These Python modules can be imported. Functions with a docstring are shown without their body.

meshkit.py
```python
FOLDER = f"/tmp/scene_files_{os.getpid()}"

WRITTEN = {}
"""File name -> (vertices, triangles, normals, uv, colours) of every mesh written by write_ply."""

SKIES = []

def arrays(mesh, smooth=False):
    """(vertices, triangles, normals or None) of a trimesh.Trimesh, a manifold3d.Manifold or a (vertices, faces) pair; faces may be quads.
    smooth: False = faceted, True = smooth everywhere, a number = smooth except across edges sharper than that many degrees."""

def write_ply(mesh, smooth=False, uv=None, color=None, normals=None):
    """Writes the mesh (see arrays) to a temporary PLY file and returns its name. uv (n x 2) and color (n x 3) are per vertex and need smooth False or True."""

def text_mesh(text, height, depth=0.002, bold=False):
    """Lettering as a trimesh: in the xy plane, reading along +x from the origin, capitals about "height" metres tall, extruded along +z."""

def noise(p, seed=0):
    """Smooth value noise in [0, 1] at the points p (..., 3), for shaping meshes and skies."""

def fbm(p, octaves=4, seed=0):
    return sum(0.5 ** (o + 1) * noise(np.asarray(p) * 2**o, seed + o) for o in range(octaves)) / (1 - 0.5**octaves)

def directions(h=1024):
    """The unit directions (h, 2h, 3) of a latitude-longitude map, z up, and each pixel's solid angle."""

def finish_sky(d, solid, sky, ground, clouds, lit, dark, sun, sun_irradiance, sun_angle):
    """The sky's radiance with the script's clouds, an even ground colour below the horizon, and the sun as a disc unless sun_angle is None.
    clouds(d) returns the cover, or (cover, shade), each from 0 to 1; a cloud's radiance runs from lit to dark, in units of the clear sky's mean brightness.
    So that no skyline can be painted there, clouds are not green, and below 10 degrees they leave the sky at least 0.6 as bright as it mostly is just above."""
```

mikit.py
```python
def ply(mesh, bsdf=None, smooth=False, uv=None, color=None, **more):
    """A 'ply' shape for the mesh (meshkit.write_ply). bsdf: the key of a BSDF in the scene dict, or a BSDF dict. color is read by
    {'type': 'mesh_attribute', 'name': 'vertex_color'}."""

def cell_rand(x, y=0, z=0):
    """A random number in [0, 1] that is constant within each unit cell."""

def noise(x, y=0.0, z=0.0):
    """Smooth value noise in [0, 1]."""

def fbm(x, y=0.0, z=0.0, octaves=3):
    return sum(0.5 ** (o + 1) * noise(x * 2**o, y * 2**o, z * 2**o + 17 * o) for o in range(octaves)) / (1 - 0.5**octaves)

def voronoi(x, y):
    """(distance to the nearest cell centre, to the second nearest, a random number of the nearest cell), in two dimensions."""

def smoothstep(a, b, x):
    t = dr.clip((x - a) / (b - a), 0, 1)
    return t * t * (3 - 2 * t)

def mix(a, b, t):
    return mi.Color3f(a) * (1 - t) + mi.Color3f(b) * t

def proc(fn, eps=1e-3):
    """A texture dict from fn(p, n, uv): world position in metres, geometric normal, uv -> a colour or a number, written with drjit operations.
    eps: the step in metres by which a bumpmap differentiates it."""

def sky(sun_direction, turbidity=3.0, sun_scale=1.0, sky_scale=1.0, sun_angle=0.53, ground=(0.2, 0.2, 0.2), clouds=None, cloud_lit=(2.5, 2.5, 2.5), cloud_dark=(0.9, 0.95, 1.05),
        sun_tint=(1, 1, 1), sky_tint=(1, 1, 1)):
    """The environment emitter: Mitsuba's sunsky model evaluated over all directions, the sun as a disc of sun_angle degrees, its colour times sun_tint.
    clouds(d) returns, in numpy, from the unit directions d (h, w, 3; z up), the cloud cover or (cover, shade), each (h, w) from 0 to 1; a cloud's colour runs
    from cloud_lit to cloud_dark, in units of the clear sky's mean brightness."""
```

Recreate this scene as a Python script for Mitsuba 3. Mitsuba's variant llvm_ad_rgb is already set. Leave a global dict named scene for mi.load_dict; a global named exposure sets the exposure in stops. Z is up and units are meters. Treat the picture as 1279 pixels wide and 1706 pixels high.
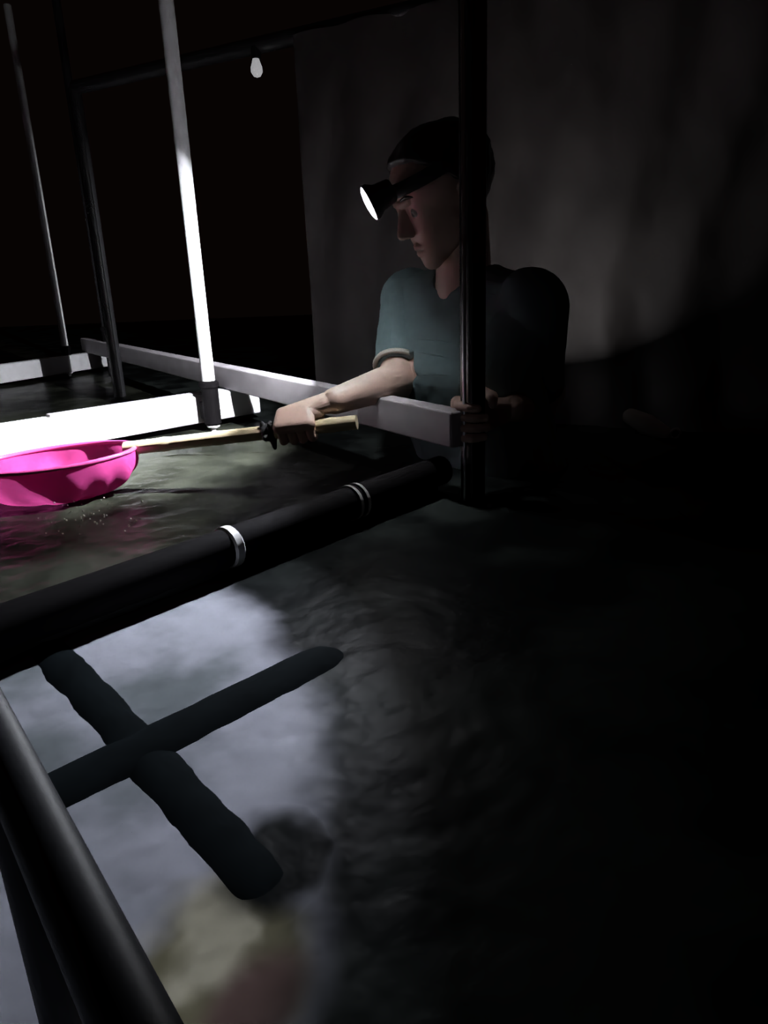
import math, numpy as np, trimesh, drjit as dr, mitsuba as mi, mikit, meshkit
import manifold3d as m3
from mikit import proc, noise, fbm, smoothstep, mix

T = mi.ScalarTransform4f
rng = np.random.default_rng(7)
scene, labels = {}, {}

# ------------------------------------------------------------------ camera, night sky, exposure
exposure = 0.0
CAM = [0, 0, 0.40]
scene['camera'] = {
    'type': 'perspective', 'fov': 2 * math.degrees(math.atan(639.5 / 1210.0)), 'fov_axis': 'x', 'near_clip': 0.01, 'far_clip': 60.0,
    'to_world': T().look_at(origin=CAM, target=[0.0, 0.951445, 0.40 - 0.307818], up=[0.040240, 0.307569, 0.950675])}
scene['night_sky'] = {'type': 'constant', 'radiance': {'type': 'rgb', 'value': [0.0022, 0.00115, 0.0010]}}

# the head lamp (lens centre, direction) and an added hidden lamp behind the man are the only strong lights
LAMP = np.array([-0.007, 1.42, 0.526])
LDIR = np.array([-0.88, -0.07, -0.44]); LDIR /= np.linalg.norm(LDIR)
UPPER, LOWER, HOT = 11.0, 3.2, 14.0        # the lamp's flood, a spot added for the water patches, its narrow beam
ADDED_TORCH = np.array([0.36, 1.71, 0.12])
ADDED_TORCH_I = 0.5


def spot(origin, target, intensity, cutoff, beam):
    return {'type': 'spot', 'to_world': T().look_at(origin=list(map(float, origin)), target=list(map(float, target)), up=[0.1, 0.2, 1]),
            'intensity': {'type': 'rgb', 'value': intensity}, 'cutoff_angle': cutoff, 'beam_width': beam}


# ------------------------------------------------------------------ materials
def pr(c, rough=0.6, spec=0.5, **k):
    base = c if isinstance(c, dict) else {'type': 'rgb', 'value': list(c)}
    return {'type': 'twosided', 'b': {'type': 'principled', 'base_color': base, 'roughness': rough, 'specular': spec, **k}}


def mottled(c, amount, scale):
    def fn(p, n, uv):
        return mi.Color3f(*c) * (1 - amount + 2 * amount * fbm(p.x * scale, p.y * scale, p.z * scale))
    return proc(fn)


M = {
    'white_plastic': pr(mottled((0.74, 0.74, 0.76), 0.12, 14), 0.45),
    'grey_plastic': pr(mottled((0.40, 0.38, 0.40), 0.15, 18), 0.5),
    'dark_plastic': pr((0.022, 0.022, 0.024), 0.35),
    'black_rubber': pr((0.012, 0.012, 0.013), 0.6),
    'dark_pipe': pr((0.008, 0.010, 0.013), 0.55, 0.25),
    'black_hose': pr((0.005, 0.0045, 0.005), 0.8, 0.04),
    'black_paint': pr((0.010, 0.009, 0.009), 0.25),
    'pale_band': pr((0.6, 0.6, 0.58), 0.35),
    'bar_black': pr(mottled((0.004, 0.006, 0.007), 0.4, 40), 0.9, 0.02),
    'bamboo': pr(mottled((0.62, 0.52, 0.33), 0.15, 30), 0.4),
    'skin': pr(mottled((0.60, 0.42, 0.34), 0.08, 40), 0.5),
    'hair': pr((0.012, 0.008, 0.008), 0.45),
    'eye': pr((0.6, 0.58, 0.55), 0.15),
    'lip': pr((0.36, 0.16, 0.13), 0.5),
    'shirt': pr(mottled((0.105, 0.155, 0.16), 0.12, 60), 0.85, 0.2),
    'shirt_trim': pr((0.55, 0.55, 0.48), 0.85, 0.2),
    'trousers': pr((0.015, 0.015, 0.018), 0.8, 0.2),
    'steel': pr((0.6, 0.6, 0.6), 0.25, metallic=1.0),
    'pink_net': {'type': 'principledthin', 'base_color': {'type': 'rgb', 'value': [0.46, 0.055, 0.22]}, 'roughness': 0.6, 'diff_trans': 0.7},
    'pink_plastic': pr((0.5, 0.06, 0.22), 0.4),
    'tarp': pr(mottled((0.052, 0.048, 0.047), 0.3, 9), 0.55, 0.3),
    'float': pr((0.75, 0.72, 0.66), 0.5),
    'bed': pr((0.08, 0.07, 0.05), 0.9),
}


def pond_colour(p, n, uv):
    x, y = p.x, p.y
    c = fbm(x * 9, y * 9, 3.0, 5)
    lit_water = mix((0.15, 0.17, 0.18), (0.35, 0.36, 0.41), smoothstep(0.3, 0.7, c))
    # yellow-brown patch with a reddish rim: tints of the beam edge painted in
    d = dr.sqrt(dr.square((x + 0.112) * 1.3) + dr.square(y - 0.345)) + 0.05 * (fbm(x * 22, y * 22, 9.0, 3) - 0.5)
    lit_water = mix(lit_water, mix((0.17, 0.16, 0.10), (0.42, 0.40, 0.30), smoothstep(0.35, 0.65, fbm(x * 26, y * 26, 1.0, 3))), 1 - smoothstep(0.05, 0.085, d))
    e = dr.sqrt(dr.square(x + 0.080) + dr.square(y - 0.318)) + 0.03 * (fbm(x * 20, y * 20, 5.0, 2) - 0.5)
    lit_water = mix(lit_water, (0.13, 0.085, 0.075), 1 - smoothstep(0.015, 0.04, e))
    # edge of the lit pool painted in, dark to the right of the bars
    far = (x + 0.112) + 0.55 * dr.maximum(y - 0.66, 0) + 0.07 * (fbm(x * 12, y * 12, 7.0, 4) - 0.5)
    unlit_water = mix((0.005, 0.006, 0.006), (0.024, 0.029, 0.027), smoothstep(0.35, 0.7, fbm(x * 8, y * 8, 2.0, 4)))
    dark_patch = dr.sqrt(dr.square((x + 0.080) * 1.1) + dr.square(y - 0.425)) + 0.05 * (fbm(x * 20, y * 20, 6.0, 3) - 0.5)  # dark patch painted in where the lit water breaks off
    return mix(lit_water, unlit_water, dr.maximum(smoothstep(-0.005, 0.075, far), 1 - smoothstep(0.025, 0.065, dark_patch)))


def cage_colour(p, n, uv):
    c = smoothstep(0.3, 0.7, fbm(p.x * 7, p.y * 7, 2.0, 4))
    lit_side = 1 - smoothstep(-0.05, 0.10, p.x + 0.30 + 0.15 * (fbm(p.x * 9, p.y * 9, 8.0, 3) - 0.5))     # paler left side painted in for the dimly lit water there
    return mix(mix((0.002, 0.002, 0.0018), (0.004, 0.004, 0.0035), c), mix((0.006, 0.007, 0.005), (0.030, 0.033, 0.025), c), lit_side)


def ripple(p, n, uv):
    return fbm(p.x * 70, p.y * 70, 4.0, 3) * 0.0007


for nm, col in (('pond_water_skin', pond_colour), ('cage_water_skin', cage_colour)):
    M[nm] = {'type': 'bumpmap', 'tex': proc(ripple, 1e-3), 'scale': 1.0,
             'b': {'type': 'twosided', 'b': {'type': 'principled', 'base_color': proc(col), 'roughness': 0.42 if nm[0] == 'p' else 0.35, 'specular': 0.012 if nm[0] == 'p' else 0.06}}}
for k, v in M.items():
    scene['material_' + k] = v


# ------------------------------------------------------------------ helpers
def numbered(name):
    if not any(k == name or k.startswith(name + '__') for k in labels | scene):
        return name
    i = 1
    while any(k == f'{name}_{i:03d}' or k.startswith(f'{name}_{i:03d}__') for k in labels | scene):
        i += 1
    return f'{name}_{i:03d}'


def obj(name, mesh, m, parent=None, smooth=35, label=None, **more):
    key = numbered((parent + '__' if parent else '') + name)
    scene[key] = mikit.ply(mesh, 'material_' + m, smooth=smooth, **more)
    if label:
        labels[key] = {'label': label}
    return key


def thing(name, label, cat, **k):
    key = numbered(name)
    labels[key] = {'label': label, 'category': cat, **k}
    return key


def V(*a):
    return np.array(a, float)


def unit(v):
    v = np.asarray(v, float)
    return v / np.linalg.norm(v)


_ICO = {d: trimesh.creation.icosphere(d).vertices for d in (1, 2, 3)}


def hull(balls, d=2):
    """Convex hull of spheres (x, y, z, r) as a Manifold."""
    return m3.Manifold.hull_points(np.vstack([_ICO[d] * b[3] + np.array(b[:3]) for b in balls]))


def ball(c, r):
    return (float(c[0]), float(c[1]), float(c[2]), float(r))


def chain(pts, rad, d=2):
    return [hull([ball(pts[i], rad[i]), ball(pts[i + 1], rad[i + 1])], d) for i in range(len(pts) - 1)]


def union(parts):
    return m3.Manifold.batch_boolean(parts, m3.OpType.Add)


def to_mesh(man, edge=None, rounds=0):
    if edge:
        man = man.refine_to_length(edge)
    m = man.to_mesh()
    t = trimesh.Trimesh(np.array(m.vert_properties[:, :3]), np.array(m.tri_verts), process=True)
    if rounds:
        trimesh.smoothing.filter_taubin(t, lamb=0.5, nu=0.53, iterations=rounds)
    return t


def from_mesh(t):
    return m3.Manifold(m3.Mesh(np.asarray(t.vertices, np.float32), np.asarray(t.faces, np.uint32)))


def tube(p, q, r, r2=None, n=20):
    """A straight round bar with bevelled ends."""
    p, q = np.asarray(p, float), np.asarray(q, float)
    r2 = r if r2 is None else r2
    L = np.linalg.norm(q - p); b = min(r, r2) * 0.2
    prof = np.array([[0, 0], [r - b, 0], [r, b], [r2, L - b], [r2 - b, L], [0, L]])
    t = trimesh.creation.revolve(prof, sections=n)
    A = trimesh.geometry.align_vectors([0, 0, 1], (q - p) / L)
    A[:3, 3] = p
    t.apply_transform(A)
    return t


def beam(p, q, w, h, bev=0.006):
    """A straight beam with rounded edges: width w across, height h upright."""
    p, q = np.asarray(p, float), np.asarray(q, float)
    d = unit(q - p); s = unit(np.cross(d, [0, 0, 1] if abs(d[2]) < 0.95 else [0.84, 0.55, 0])); u = np.cross(s, d)
    pts = []
    for e, sg in ((p, 1), (q, -1)):
        for a in (-1, 1):
            for c in (-1, 1):
                pts.append(ball(e + d * sg * bev + s * a * (w / 2 - bev) + u * c * (h / 2 - bev), bev))
    return to_mesh(hull(pts, 1))


def sweep(pts, r, closed=False, n=10, flat=None):
    """A round tube along a polyline (one radius, or one per point)."""
    pts = np.asarray(pts, float); N = len(pts)
    rr = np.broadcast_to(r, N)
    tg = np.gradient(pts, axis=0) if not closed else np.roll(pts, -1, 0) - np.roll(pts, 1, 0)
    tg /= np.linalg.norm(tg, axis=1, keepdims=True)
    a = unit(np.cross(tg[0], [0.3, 0.2, 0.93])); V_, F = [], []
    for i in range(N):
        a = unit(a - tg[i] * (a @ tg[i])); b = np.cross(tg[i], a)
        for k in range(n):
            th = 2 * math.pi * k / n
            V_.append(pts[i] + rr[i] * (math.cos(th) * a + math.sin(th) * b))
    for i in range(N if closed else N - 1):
        j = (i + 1) % N
        for k in range(n):
            F.append([i * n + k, i * n + (k + 1) % n, j * n + (k + 1) % n, j * n + k])
    if not closed:
        V_ += [pts[0], pts[-1]]
        tri = [[len(V_) - 2, (k + 1) % n, k] for k in range(n)] + [[len(V_) - 1, (N - 1) * n + k, (N - 1) * n + (k + 1) % n] for k in range(n)]
    else:
        tri = []
    F = np.array(F); F = np.vstack([F[:, [0, 1, 2]], F[:, [0, 2, 3]]] + ([tri] if tri else []))
    return trimesh.Trimesh(np.array(V_), F, process=True)


# ------------------------------------------------------------------ water and pond bed
B0, BD = V(-0.402, 2.125), unit(V(0.546, -0.837))          # the cross rail B on plan
A0, AD = V(-0.915, 1.724), unit(V(0.544, 0.506))           # the rail A
D0, DD = V(-0.226, 0.985), unit(V(0.53, 0.60))           # the near rail D
CORNER = V(0.150, 1.290)


def surface(x0, x1, y0, y1, step, inside, amp):
    xs, ys = np.arange(x0, x1 + step / 2, step), np.arange(y0, y1 + step / 2, step)
    X, Y = np.meshgrid(xs, ys)
    P = np.stack([X, Y, 0 * X], -1)
    Z = amp * ((meshkit.fbm(P * [14, 14, 1], 4, 3) - 0.5) + 0.6 * (meshkit.fbm(P * [45, 45, 1] + 7, 3, 5) - 0.5))
    P[..., 2] = Z
    ny, nx = X.shape
    idx = np.arange(nx * ny).reshape(ny, nx)
    q = np.stack([idx[:-1, :-1], idx[:-1, 1:], idx[1:, 1:], idx[1:, :-1]], -1).reshape(-1, 4)
    c = P.reshape(-1, 3)[q].mean(1)
    q = q[inside(c)]
    f = np.vstack([q[:, [0, 1, 2]], q[:, [0, 2, 3]]])
    t = trimesh.Trimesh(P.reshape(-1, 3), f, process=False)
    t.remove_unreferenced_vertices()
    return t


def side(c, o, d):
    return d[0] * (c[:, 1] - o[1]) - d[1] * (c[:, 0] - o[0])


def in_cage(c):
    return (side(c, D0, DD) > 0) & (side(c, B0, BD) < 0)


fine = (-1.0, 0.5, 0.1, 1.75)
def near_box(c): return (c[:, 0] > fine[0]) & (c[:, 0] < fine[1]) & (c[:, 1] > fine[2]) & (c[:, 1] < fine[3])
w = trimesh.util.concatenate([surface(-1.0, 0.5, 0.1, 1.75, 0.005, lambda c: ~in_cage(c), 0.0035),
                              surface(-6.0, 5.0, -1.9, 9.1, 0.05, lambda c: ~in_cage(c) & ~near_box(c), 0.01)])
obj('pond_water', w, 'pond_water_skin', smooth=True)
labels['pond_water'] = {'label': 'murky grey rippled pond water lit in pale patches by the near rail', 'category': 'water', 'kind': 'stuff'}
w = trimesh.util.concatenate([surface(-1.0, 0.5, 0.1, 1.75, 0.005, in_cage, 0.007),
                              surface(-6.0, 5.0, -1.9, 9.1, 0.05, lambda c: in_cage(c) & ~near_box(c), 0.01)])
obj('cage_water', w, 'cage_water_skin', smooth=True)
labels['cage_water'] = {'label': 'dark green water inside the floating cage below the pink net', 'category': 'water', 'kind': 'stuff'}
bed = trimesh.creation.box([11, 11, 0.1]); bed.apply_translation([-0.5, 3.6, -1.0])
obj('floor', bed, 'bed')
labels['floor'] = {'label': 'muddy pond bed below the water', 'category': 'pond bed', 'kind': 'structure'}


# ------------------------------------------------------------------ the floating cage
def on(o, d, t, z):
    return V(o[0] + d[0] * t, o[1] + d[1] * t, z)


cage = thing('fish_cage', 'floating fish cage of white rails and tall posts standing in the dark water', 'fish cage')
ra = obj('rail', beam(on(A0, AD, -0.75, 0.06), on(A0, AD, 0.735, 0.06), 0.045, 0.08), 'white_plastic', cage, label='bright white rail under the lamp beam')
obj('top_strip', beam(on(A0, AD, 0.12, 0.1025), on(A0, AD, 0.62, 0.1025), 0.030, 0.008, 0.003), 'grey_plastic', ra)
obj('rail', beam(on(B0, BD, -1.95, 0.134), on(B0, BD, 1.0, 0.134), 0.045, 0.066), 'grey_plastic', cage, label='grey cross rail that the man leans over')
obj('rail', beam(V(-2.35, 1.89, 0.06), V(-1.37, 3.81, 0.06), 0.045, 0.08), 'white_plastic', cage, label='pale rail at the far left')
rd = obj('rail', tube(on(D0, DD, -0.80, 0.038), on(D0, DD, 0.52, 0.038), 0.028), 'black_hose', cage, label='dark round pipe nearest the camera')
for t, wd in ((0.0, 0.024), (0.255, 0.006), (0.272, 0.006)):
    obj('band', tube(on(D0, DD, t - wd / 2, 0.038), on(D0, DD, t + wd / 2, 0.038), 0.031), 'pale_band', rd, label='pale band' if wd > 0.01 else 'thin pale cable tie')
obj('skirt', beam(on(D0, DD, -0.80, -0.05), on(D0, DD, 0.50, -0.05), 0.006, 0.13, 0.002), 'black_rubber', cage, label='black skirt below the near pipe')


def cage_post(x, y, z0, z1, r, zc, m, label):
    p = obj('post', tube(V(x, y, z0), V(x, y, z1), r), m, cage, label=label)
    c = union([m3.Manifold(from_mesh(tube(V(x, y, zc - 0.05), V(x, y, zc + 0.07), r + 0.005)).to_mesh()),
               from_mesh(tube(V(x, y, zc + 0.052), V(x, y, zc + 0.074), r + 0.009)),
               from_mesh(beam(V(x, y, zc - 0.01), V(x - 0.028, y + 0.030, zc - 0.01), 0.03, 0.05, 0.004))])
    obj('clip', to_mesh(c), 'black_hose', p, label='black clip')
    obj('spike', tube(V(x, y, z0 - 0.03), V(x, y, z0 + 0.01), 0.003, r * 0.5), m, p)
    return p


cage_post(-0.473, 2.040, 0.012, 1.25, 0.0185, 0.07, 'white_plastic', 'brightly lit white post')
cage_post(-1.497, 3.580, 0.012, 1.55, 0.016, 0.07, 'white_plastic', 'dimmer white post at the far left rail')
cage_post(-1.235, 3.430, 0.012, 1.55, 0.017, 0.16, 'dark_plastic', 'dark thin post beyond the white ones')
obj('edge', tube(V(0.151, 1.289, -0.02), V(0.151, 1.289, 1.10), 0.0035), 'steel', obj('post', beam(V(0.168, 1.305, -0.02), V(0.168, 1.305, 1.10), 0.034, 0.034, 0.004), 'black_paint', cage, label='black square post in front of the man'), label='thin metal rod added for the bright lit edge')  # metal rod added along the post to make its edge highlight

# ------------------------------------------------------------------ near railing and dark crossed bars
nr = thing('near_railing', 'black railing of round pipe at the bottom left, closest to the camera', 'railing')
E0, ED = V(-0.184, 0.292), unit(V(0.112, -0.146))
obj('rail', tube(on(E0, ED, -0.5, 0.2), on(E0, ED, 0.30, 0.2), 0.0112), 'dark_pipe', nr)
obj('post', tube(V(-0.172, 0.272, -0.10), V(-0.172, 0.272, 0.195), 0.0105), 'dark_pipe', nr)

rf = thing('crossed_bars', 'two dark crossed bars lying in the pale water', 'frame')  # two dark crossed bars at the water surface
for p, q, r, z in ((V(-0.50, 0.886, 0), V(-0.045, 0.345, 0), 0.050, -0.0455), (V(-0.345, 0.453, 0), V(-0.040, 0.755, 0), 0.056, -0.0485)):
    bar_mesh = sweep([p + (q - p) * t + V(0, 0, z - 0.03 * max(0, (t - 0.88) / 0.12)) for t in np.linspace(0, 1, 60)], r, n=64)
    bar_mesh.vertices += bar_mesh.vertex_normals * (0.0015 * (meshkit.fbm(bar_mesh.vertices * 30, 3, 6) - 0.5))[:, None]
    obj('beam', bar_mesh, 'bar_black', rf, smooth=True)

# ------------------------------------------------------------------ dip net
net = thing('dip_net', 'dip net with a pink bag and bamboo handle held over the cage', 'dip net')
H1, H0 = V(-0.045, 1.385, 0.136), V(-0.52, 1.452, 0.088)
HD = unit(H0 - H1)
obj('handle', sweep([H1 + (H0 - H1) * t for t in np.linspace(0, 1, 30)], [0.0140 + 0.0012 * (i % 7 == 3) for i in range(30)], n=16), 'bamboo', net)
NC, NR = V(-0.66, 1.43, 0.080), (0.165, 0.12)
ring = [NC + V(NR[0] * math.cos(a), NR[1] * math.sin(a), 0.012 * math.cos(a)) for a in np.linspace(0, 2 * math.pi, 48, endpoint=False)]
obj('hoop', sweep(ring, 0.0042, True), 'pink_plastic', net)
rows, cols = 22, 96
bag = []
for i in range(rows):
    s = i / (rows - 1)
    for k in range(cols):
        a = 2 * math.pi * k / cols
        fold = 1 + 0.07 * s * math.sin(7 * a + 4 * s) + 0.04 * s * math.sin(15 * a - 3 * s)
        rad = math.sqrt(max(0, 1 - (0.985 * s) ** 2.6)) * fold
        z = -0.088 * s ** 0.9 - 0.02 * s * math.cos(a + 2.6) * (1 - s) + 0.012 * math.cos(a) * (1 - s)
        bag.append(NC + V(NR[0] * rad * math.cos(a), NR[1] * rad * math.sin(a), z))
F = [[i * cols + k, i * cols + (k + 1) % cols, (i + 1) * cols + (k + 1) % cols, (i + 1) * cols + k] for i in range(rows - 1) for k in range(cols)]
obj('net_bag', (np.array(bag), np.array(F)), 'pink_net', net, smooth=True, label='pink mesh bag')
HC = H1 + HD * 0.118                                        # where the right hand grips
wr = [from_mesh(tube(HC + HD * 0.045, HC + HD * 0.072, 0.0180))]
for k in range(7):
    a = k * 2.4
    s_ = unit(np.cross(HD, [0, 0, 1])); u_ = np.cross(s_, HD)
    c = HC + HD * (0.047 + 0.0035 * k)
    o = s_ * math.cos(a) + u_ * math.sin(a)
    wr.append(hull([ball(c, 0.012), ball(c + o * (0.021 + 0.006 * (k % 3)), 0.004)], 1))
obj('grip_wrap', to_mesh(union(wr), 0.004, 4), 'black_rubber', net, label='black cord wrapped round the handle')

dm = []
for i in range(46):
    x, y = rng.normal(-0.50, 0.055), rng.normal(1.22, 0.06)
    s = trimesh.creation.icosphere(1, rng.uniform(0.0008, 0.0022)); s.apply_translation([x, y, abs(rng.normal(0.012, 0.02)) + 0.006])
    dm.append(s)
obj('splash_drops', trimesh.util.concatenate(dm), 'float', smooth=True)
labels['splash_drops'] = {'label': 'tiny water drops splashed up below the pink net', 'category': 'water drops', 'kind': 'stuff'}


# ------------------------------------------------------------------ the man
def grip(C, a, rp, wrist, sc=1.0, rw=0.026):
    """A hand closed round a bar: C on its axis a, bar radius rp; returns a smoothed Manifold reaching the wrist."""
    a = unit(a)
    w_ = np.asarray(wrist) - C
    v = -unit(w_ - a * (w_ @ a)); u = unit(np.cross(v, a))
    if u[2] < 0:
        u, a = -u, -a * 1.0
    P = lambda ang, r, t: C + a * t + (u * math.cos(math.radians(ang)) + v * math.sin(math.radians(ang))) * r
    rf_ = 0.0088 * sc; rr = rp + rf_ * 0.9
    parts = [hull([ball(P(15, rp + 0.013, t), 0.0125 * sc) for t in (-0.030, 0.030)] + [ball(P(-55, rp + 0.018, t), 0.0135 * sc) for t in (-0.026, 0.022)]),
             hull([ball(P(-55, rp + 0.018, t), 0.0135 * sc) for t in (-0.024, 0.020)] + [ball(wrist, rw * 0.86)])]
    step = [math.degrees(L / rr) for L in (0.036, 0.026, 0.020)]
    for i, k in enumerate((0.95, 1.06, 1.0, 0.82)):
        t = (i - 1.5) * 0.0192 * sc
        ang = np.cumsum([15] + [min(s, 88) * k for s in step])
        pts = [P(ang[0], rp + 0.012, t)] + [P(g, rr, t * (1 - 0.05 * j)) for j, g in enumerate(ang[1:])]
        parts += chain(pts, [rf_ * 1.1, rf_, rf_ * 0.93, rf_ * 0.82])
    th = [P(-50, rp + 0.014, 0.030), P(-75, rp + 0.013, 0.044), P(-115, rr + 0.002, 0.040), P(-155, rr, 0.030)]
    parts += chain(th, [0.0125 * sc, 0.0115 * sc, 0.0100 * sc, 0.0085 * sc])
    return from_mesh(to_mesh(union(parts), 0.0032, 6))


NECK, HC0 = V(0.185, 1.575, 0.375), V(0.138, 1.52, 0.545)
SR, SL = V(0.082, 1.735, 0.345), V(0.298, 1.445, 0.335)
ER, WR = V(0.040, 1.560, 0.190), V(-0.088, 1.425, 0.172)
EL, WL = V(0.345, 1.570, 0.120), V(0.253, 1.385, 0.150)
HIP = V(0.262, 1.610, -0.08)
chestR, chestL = unit(SR - SL), -unit(SR - SL)
pm = thing('person', 'man in a teal short-sleeved T-shirt standing waist-deep and leaning over the cage', 'person')

# head, modelled in its own frame: x forward, y to his left, z up
fwd = unit(V(-0.86, -0.34, -0.38)); lft = unit(np.cross([0, 0, 1], fwd)); upv = np.cross(fwd, lft)
HM = np.eye(4); HM[:3, 0], HM[:3, 1], HM[:3, 2], HM[:3, 3] = fwd, lft, upv, HC0
cran = [(-0.028, 0, 0.035, 0.078), (0.018, 0.012, 0.030, 0.073), (0.018, -0.012, 0.030, 0.073), (0.0, 0, 0.040, 0.076)]
face = [(0.040, 0.022, 0.018, 0.048), (0.040, -0.022, 0.018, 0.048), (0.052, 0.012, -0.050, 0.034), (0.052, -0.012, -0.050, 0.034),
        (0.066, 0, -0.098, 0.020), (0.010, 0.036, -0.058, 0.026), (0.010, -0.036, -0.058, 0.026), (0.060, 0.010, -0.094, 0.018), (0.060, -0.010, -0.094, 0.018)]
hp = [hull(cran, 3), hull(face, 3),
      hull([(0.086, 0.0, 0.010, 0.009), (0.108, 0, -0.032, 0.010), (0.094, 0.009, -0.036, 0.008), (0.094, -0.009, -0.036, 0.008)]),
      hull([(0.082, 0.030, 0.020, 0.009), (0.088, 0.008, 0.018, 0.009), (0.088, -0.008, 0.018, 0.009), (0.082, -0.030, 0.020, 0.009)]),
      hull([(0.078, 0.016, -0.066, 0.008), (0.086, 0, -0.064, 0.009), (0.078, -0.016, -0.066, 0.008)]),
      hull([(0.078, 0.013, -0.076, 0.008), (0.084, 0, -0.077, 0.009), (0.078, -0.013, -0.076, 0.008)])]
head = union(hp)
for s in (1, -1):
    head = head - hull([(0.096, s * 0.031, -0.002, 0.014)])
    ear = hull([(-0.012, s * 0.080, 0.016, 0.010), (-0.018, s * 0.086, 0.0, 0.010), (-0.008, s * 0.080, -0.026, 0.008), (0.002, s * 0.078, 0.008, 0.008)])
    head = head + (ear - hull([(-0.006, s * 0.095, -0.004, 0.009)]))
head = from_mesh(to_mesh(head, 0.0045, 5)).transform(HM[:3])
hand_r = grip(HC, HD, 0.0140, WR)
hand_l = grip(V(0.174, 1.312, 0.145), V(0, 0, 1), 0.024, WL)

cl = lambda k, f, z: NECK + chestL * k + V(-0.79, -0.6, 0) * f + V(0, 0, z)     # shoulders' own frame: across, forward, up
torso = [hull([ball(SR + V(0.012, -0.012, -0.01), 0.055), ball(SL + V(-0.012, 0.012, -0.01), 0.055), ball(cl(0.0, -0.02, -0.03), 0.07), ball(cl(0.10, 0.02, -0.16), 0.085), ball(cl(-0.10, 0.02, -0.16), 0.085)]),
         hull([ball(cl(0.09, 0.02, -0.16), 0.088), ball(cl(-0.09, 0.02, -0.16), 0.088), ball(HIP + chestL * 0.075, 0.090), ball(HIP - chestL * 0.075, 0.090)])]
neck = [hull([ball(NECK + V(0, 0, -0.03), 0.060), ball(HC0 + HM[:3, :3] @ V(-0.022, 0, -0.055), 0.052)])]
armR = chain([SR, ER, WR], [0.052, 0.040, 0.026])
armL = chain([SL, EL, WL], [0.052, 0.040, 0.026])
legs = []
for s in (-1, 1):
    h = HIP + chestL * 0.085 * s
    k = h + V(-0.02, -0.03, -0.40); f = h + V(0.02, 0.0, -0.82)
    legs += chain([h, k, f], [0.092, 0.06, 0.042]) + chain([f + V(0, 0, -0.022), f + V(-0.13, -0.10, -0.030)], [0.034, 0.024])
core = from_mesh(to_mesh(union(torso + neck + armR + armL + legs), 0.012, 8))
body = union([core, head, hand_r, hand_l])
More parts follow.
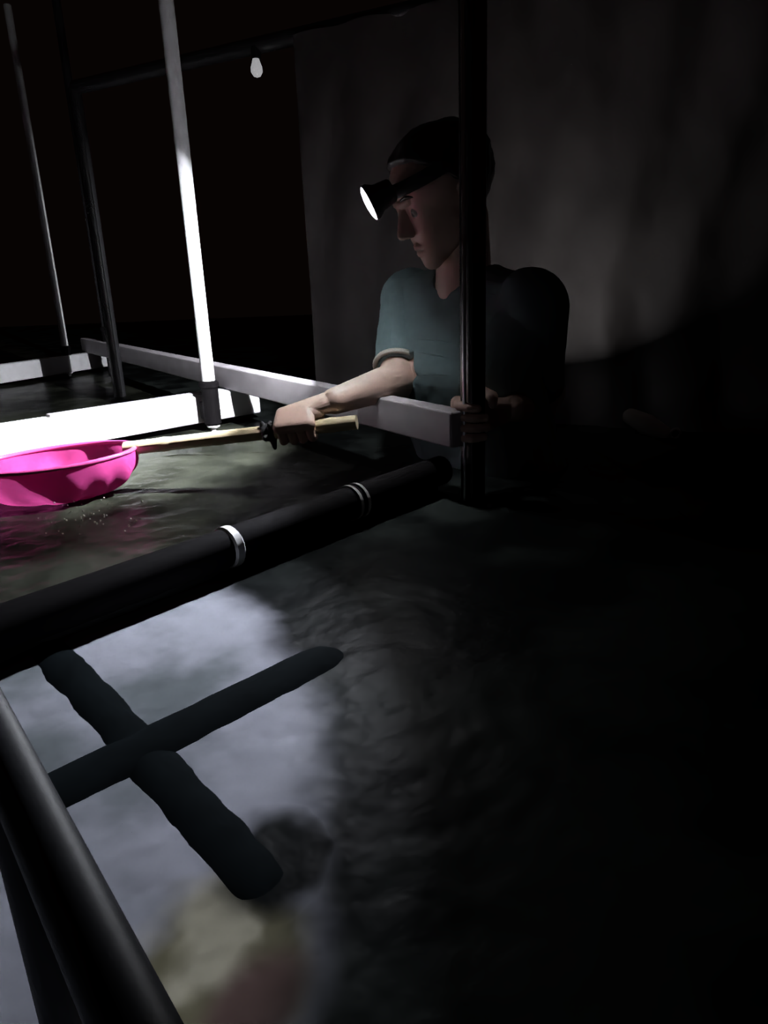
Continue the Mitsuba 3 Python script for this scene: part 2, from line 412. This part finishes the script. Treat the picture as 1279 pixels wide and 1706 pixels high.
obj('body', to_mesh(body), 'skin', pm, smooth=50)

# clothing
infl = 0.010
tor2 = [hull([ball(SR + V(0.012, -0.012, -0.01), 0.060 + infl), ball(SL + V(-0.012, 0.012, -0.01), 0.060 + infl), ball(cl(0.0, -0.02, -0.03), 0.072 + infl), ball(cl(0.10, 0.02, -0.16), 0.088 + infl), ball(cl(-0.10, 0.02, -0.16), 0.088 + infl)]),
        hull([ball(cl(0.09, 0.02, -0.16), 0.090 + infl), ball(cl(-0.09, 0.02, -0.16), 0.090 + infl), ball(HIP + chestL * 0.08 + V(0, 0, 0.02), 0.096 + infl), ball(HIP - chestL * 0.08 + V(0, 0, 0.02), 0.096 + infl)])]
cuffs = []
for S_, E_ in ((SR, ER), (SL, EL)):
    d = unit(E_ - S_); L = np.linalg.norm(E_ - S_) * 0.74
    tor2.append(hull([ball(S_, 0.062 + infl), ball(S_ + d * L, 0.056)]))
    cuffs.append((S_ + d * L, d))
sh = union(tor2)
for c, d in cuffs:
    a1 = unit(np.cross(d, [1, 0, 0])); a2 = np.cross(d, a1)
    sh = sh - hull([ball(c + d * h + (a1 * math.cos(t) + a2 * math.sin(t)) * r, 0.001) for h, r in ((0.034, 0.068), (0.075, 0.055)) for t in np.linspace(0, 6.28, 16)], 1)
sh = sh - hull([ball(NECK + V(0.01, 0.01, 0.10), 0.075), ball(NECK + V(0, 0, 0.02), 0.066)])
sh = sh - hull([ball(cl(0.0, 0.10, 0.02), 0.055), ball(cl(0.0, 0.16, 0.0), 0.055), ball(cl(0.0, 0.10, -0.075), 0.008), ball(cl(0.0, 0.17, -0.085), 0.008)])
st = to_mesh(sh, 0.009, 6)
nrm = st.vertex_normals
st.vertices += nrm * (0.004 * (meshkit.fbm(st.vertices * [22, 22, 12], 3, 2) - 0.5) * 2)[:, None]
tee = obj('shirt', st, 'shirt', pm, smooth=True)
for c, d in cuffs:
    o = c + d * 0.028
    s1 = unit(np.cross(d, [1, 0, 0])); s2 = np.cross(d, s1)
    loop = [o + (s1 * math.cos(a) + s2 * math.sin(a)) * 0.0535 for a in np.linspace(0, 2 * math.pi, 40, endpoint=False)]
    obj('cuff', sweep(loop, 0.0055, True), 'shirt_trim', tee, smooth=True, label='pale sleeve hem')
tl = []
for s in (-1, 1):
    h = HIP + chestL * 0.085 * s
    k = h + V(-0.02, -0.03, -0.40); f = h + V(0.02, 0.0, -0.79)
    tl += chain([h, k, f], [0.108, 0.078, 0.064])
obj('trousers', to_mesh(union(tl) - union(legs).translate([0, 0, 0]), 0.02, 3), 'trousers', pm, smooth=True)
hairm = hull([(x, y, z + 0.002, r + 0.009) for x, y, z, r in cran], 3).trim_by_plane([-0.72, 0, 0.70], 0.012)
hairm = to_mesh(hairm, 0.006, 3)
hairm.vertices += hairm.vertex_normals * (0.009 * (meshkit.fbm(hairm.vertices * 60, 3, 4) - 0.35))[:, None]
hairm.apply_transform(HM)
obj('hair', hairm, 'hair', pm, smooth=True, label='short dark hair')
for s in (1, -1):
    e = trimesh.creation.icosphere(3, 0.0115); e.apply_translation([0.0765, s * 0.031, -0.002]); e.apply_transform(HM)
    ek = obj('eye', e, 'eye', pm, smooth=True)
    i_ = trimesh.creation.icosphere(2, 0.0055); i_.apply_translation([0.0835, s * 0.031, -0.004]); i_.apply_transform(HM)
    obj('iris', i_, 'hair', ek, smooth=True)
    b_ = hull([(0.092, s * 0.016, 0.026, 0.003), (0.090, s * 0.034, 0.029, 0.003), (0.078, s * 0.048, 0.024, 0.002)]).transform(HM[:3])
    obj('eyebrow', to_mesh(b_), 'hair', pm, smooth=True)

# head lamp on the man's forehead
hl = thing('headlamp', 'black headlamp with a glowing white lens strapped to the man\'s forehead', 'headlamp')
band = hull([(x, y, z, r + 0.0155) for x, y, z, r in cran], 3) - hull([(x, y, z, r + 0.0115) for x, y, z, r in cran], 3)
bn = unit(V(0.10, 0, 1.0))
band = band.trim_by_plane(bn.tolist(), 0.043).trim_by_plane((-bn).tolist(), -0.067).transform(HM[:3])
obj('strap', to_mesh(band), 'black_rubber', hl)
hub = LAMP - LDIR * 0.052
prof = np.array([[0, 0], [0.018, 0], [0.021, 0.004], [0.024, 0.030], [0.032, 0.042], [0.032, 0.0495], [0.0298, 0.0495], [0.0298, 0.047], [0, 0.047]])
hs = trimesh.creation.revolve(prof, sections=40)
Am = trimesh.geometry.align_vectors([0, 0, 1], LDIR); Am[:3, 3] = hub
hs.apply_transform(Am)
obj('housing', hs, 'black_rubber', hl)
fh = HC0 + HM[:3, :3] @ V(0.096, 0, 0.045)
obj('bracket', to_mesh(hull([ball(fh, 0.010), ball(hub + LDIR * 0.008, 0.012)])), 'black_rubber', hl)
ln = trimesh.creation.revolve(np.array([[0, 0], [0.0296, 0], [0.0296, 0.003], [0.024, 0.0055], [0.012, 0.0075], [0, 0.008]]), sections=40)
Al = Am.copy(); Al[:3, 3] = LAMP - LDIR * 0.0045
ln.apply_transform(Al)
obj('lens', ln, 'float', hl, smooth=30, label='glowing lens')
scene[hl + '__lens']['emitter'] = {'type': 'area', 'radiance': {'type': 'rgb', 'value': [560.0, 560.0, 585.0]}}
LO = LAMP + LDIR * 0.012
scene['headlamp_upper'] = spot(LO, LO + V(-0.90, 0.45, -0.35), [UPPER * 0.97, UPPER * 0.97, UPPER * 1.02], 43.0, 35.0)
scene['added_patch_spot'] = spot(LO, LO + V(-0.52, -0.93, -0.52), [LOWER * 0.93, LOWER * 0.96, LOWER * 1.08], 28.5, 22.0)  # added spot aimed at the pale water patches
scene['headlamp_beam'] = spot(LAMP + LDIR * 0.012, [-0.84, 1.72, 0.06], [HOT * 0.97, HOT * 0.97, HOT], 24.0, 6.0)

# lamp added out of sight behind the man to make the tarpaulin glow
tc = thing('added_torch', 'small black torch clipped to the back of the man\'s shirt', 'added_torch')
TT = V(0.46, 1.97, 0.80); td = unit(TT - ADDED_TORCH)
obj('barrel', tube(ADDED_TORCH - td * 0.10, ADDED_TORCH - td * 0.012, 0.011, 0.013), 'black_rubber', tc)
obj('head', tube(ADDED_TORCH - td * 0.02, ADDED_TORCH - td * 0.002, 0.014, 0.018), 'steel', tc)
scene['added_tarp_light'] = spot(ADDED_TORCH, TT, [ADDED_TORCH_I, ADDED_TORCH_I * 0.95, ADDED_TORCH_I * 0.95], 60.0, 3.0)

# ------------------------------------------------------------------ tarpaulin, overhead pipe, small things behind
PX = lambda x: 2.23 - 0.562 * x
op = thing('overhead_pipe', 'dark horizontal pipe on posts that carries the tarpaulin', 'pipe')
P0, P1 = V(-1.0, PX(-1.0) + 0.03, 1.055), V(1.3, PX(1.3) + 0.03, 1.055)
obj('pipe', tube(P0, P1, 0.022), 'dark_plastic', op)
for p in (P0, P1):
    obj('post', tube(V(p[0], p[1], -0.9), p, 0.022), 'dark_plastic', op)
gx, gz = np.meshgrid(np.linspace(-0.20, 0.92, 150), np.linspace(-0.06, 1.05, 130))
P3 = np.stack([gx, gz, 0 * gx], -1)
gy = PX(gx) + 0.05 * (meshkit.fbm(P3 * [5, 2.0, 1], 4, 11) - 0.5) + 0.012 * np.sin(gx * 38 + 2 * np.sin(gz * 5))
q = np.arange(gx.size).reshape(gx.shape)
F = np.stack([q[:-1, :-1], q[:-1, 1:], q[1:, 1:], q[1:, :-1]], -1).reshape(-1, 4)
obj('tarpaulin', (np.stack([gx, gy, gz], -1).reshape(-1, 3), F), 'tarp', smooth=True)
labels['tarpaulin'] = {'label': 'grey creased tarpaulin hanging behind the man, dimly lit', 'category': 'tarpaulin'}

bx = V(-0.318, PX(-0.318), 1.0)
lb = thing('added_glint', 'small glowing shape added for the bright glint at the overhead pipe', 'added glint')
obj('glint_holder', tube(bx + V(0, 0.01, 0.012), bx + V(0, 0.02, 0.05), 0.014), 'black_rubber', lb)
gl = trimesh.creation.revolve(np.array([[0, -0.034], [0.010, -0.031], [0.017, -0.020], [0.017, -0.008], [0.012, 0.006], [0.010, 0.014], [0, 0.014]]), sections=28)
gl.apply_translation(bx)
obj('glint_globe', gl, 'float', lb, smooth=True)
scene[lb + '__glint_globe']['emitter'] = {'type': 'area', 'radiance': {'type': 'rgb', 'value': [0.30, 0.30, 0.31]}}  # glow added to give the glint of a metal fitting

fl = thing('net_float', 'pale oval net float lying on the water at the foot of the tarpaulin', 'float')
fa, fb = V(0.625, 1.79, 0.045), V(0.69, 1.74, 0.012)
obj('shell', to_mesh(hull([ball(fa, 0.020), ball((fa + fb) / 2, 0.026), ball(fb, 0.018)], 3)), 'float', fl, smooth=True)
obj('eyelet', sweep([fb + V(0.022, -0.016, 0) + 0.012 * V(math.cos(a), 0, math.sin(a)) for a in np.linspace(0, 2 * math.pi, 20, endpoint=False)], 0.003, True), 'steel', fl)
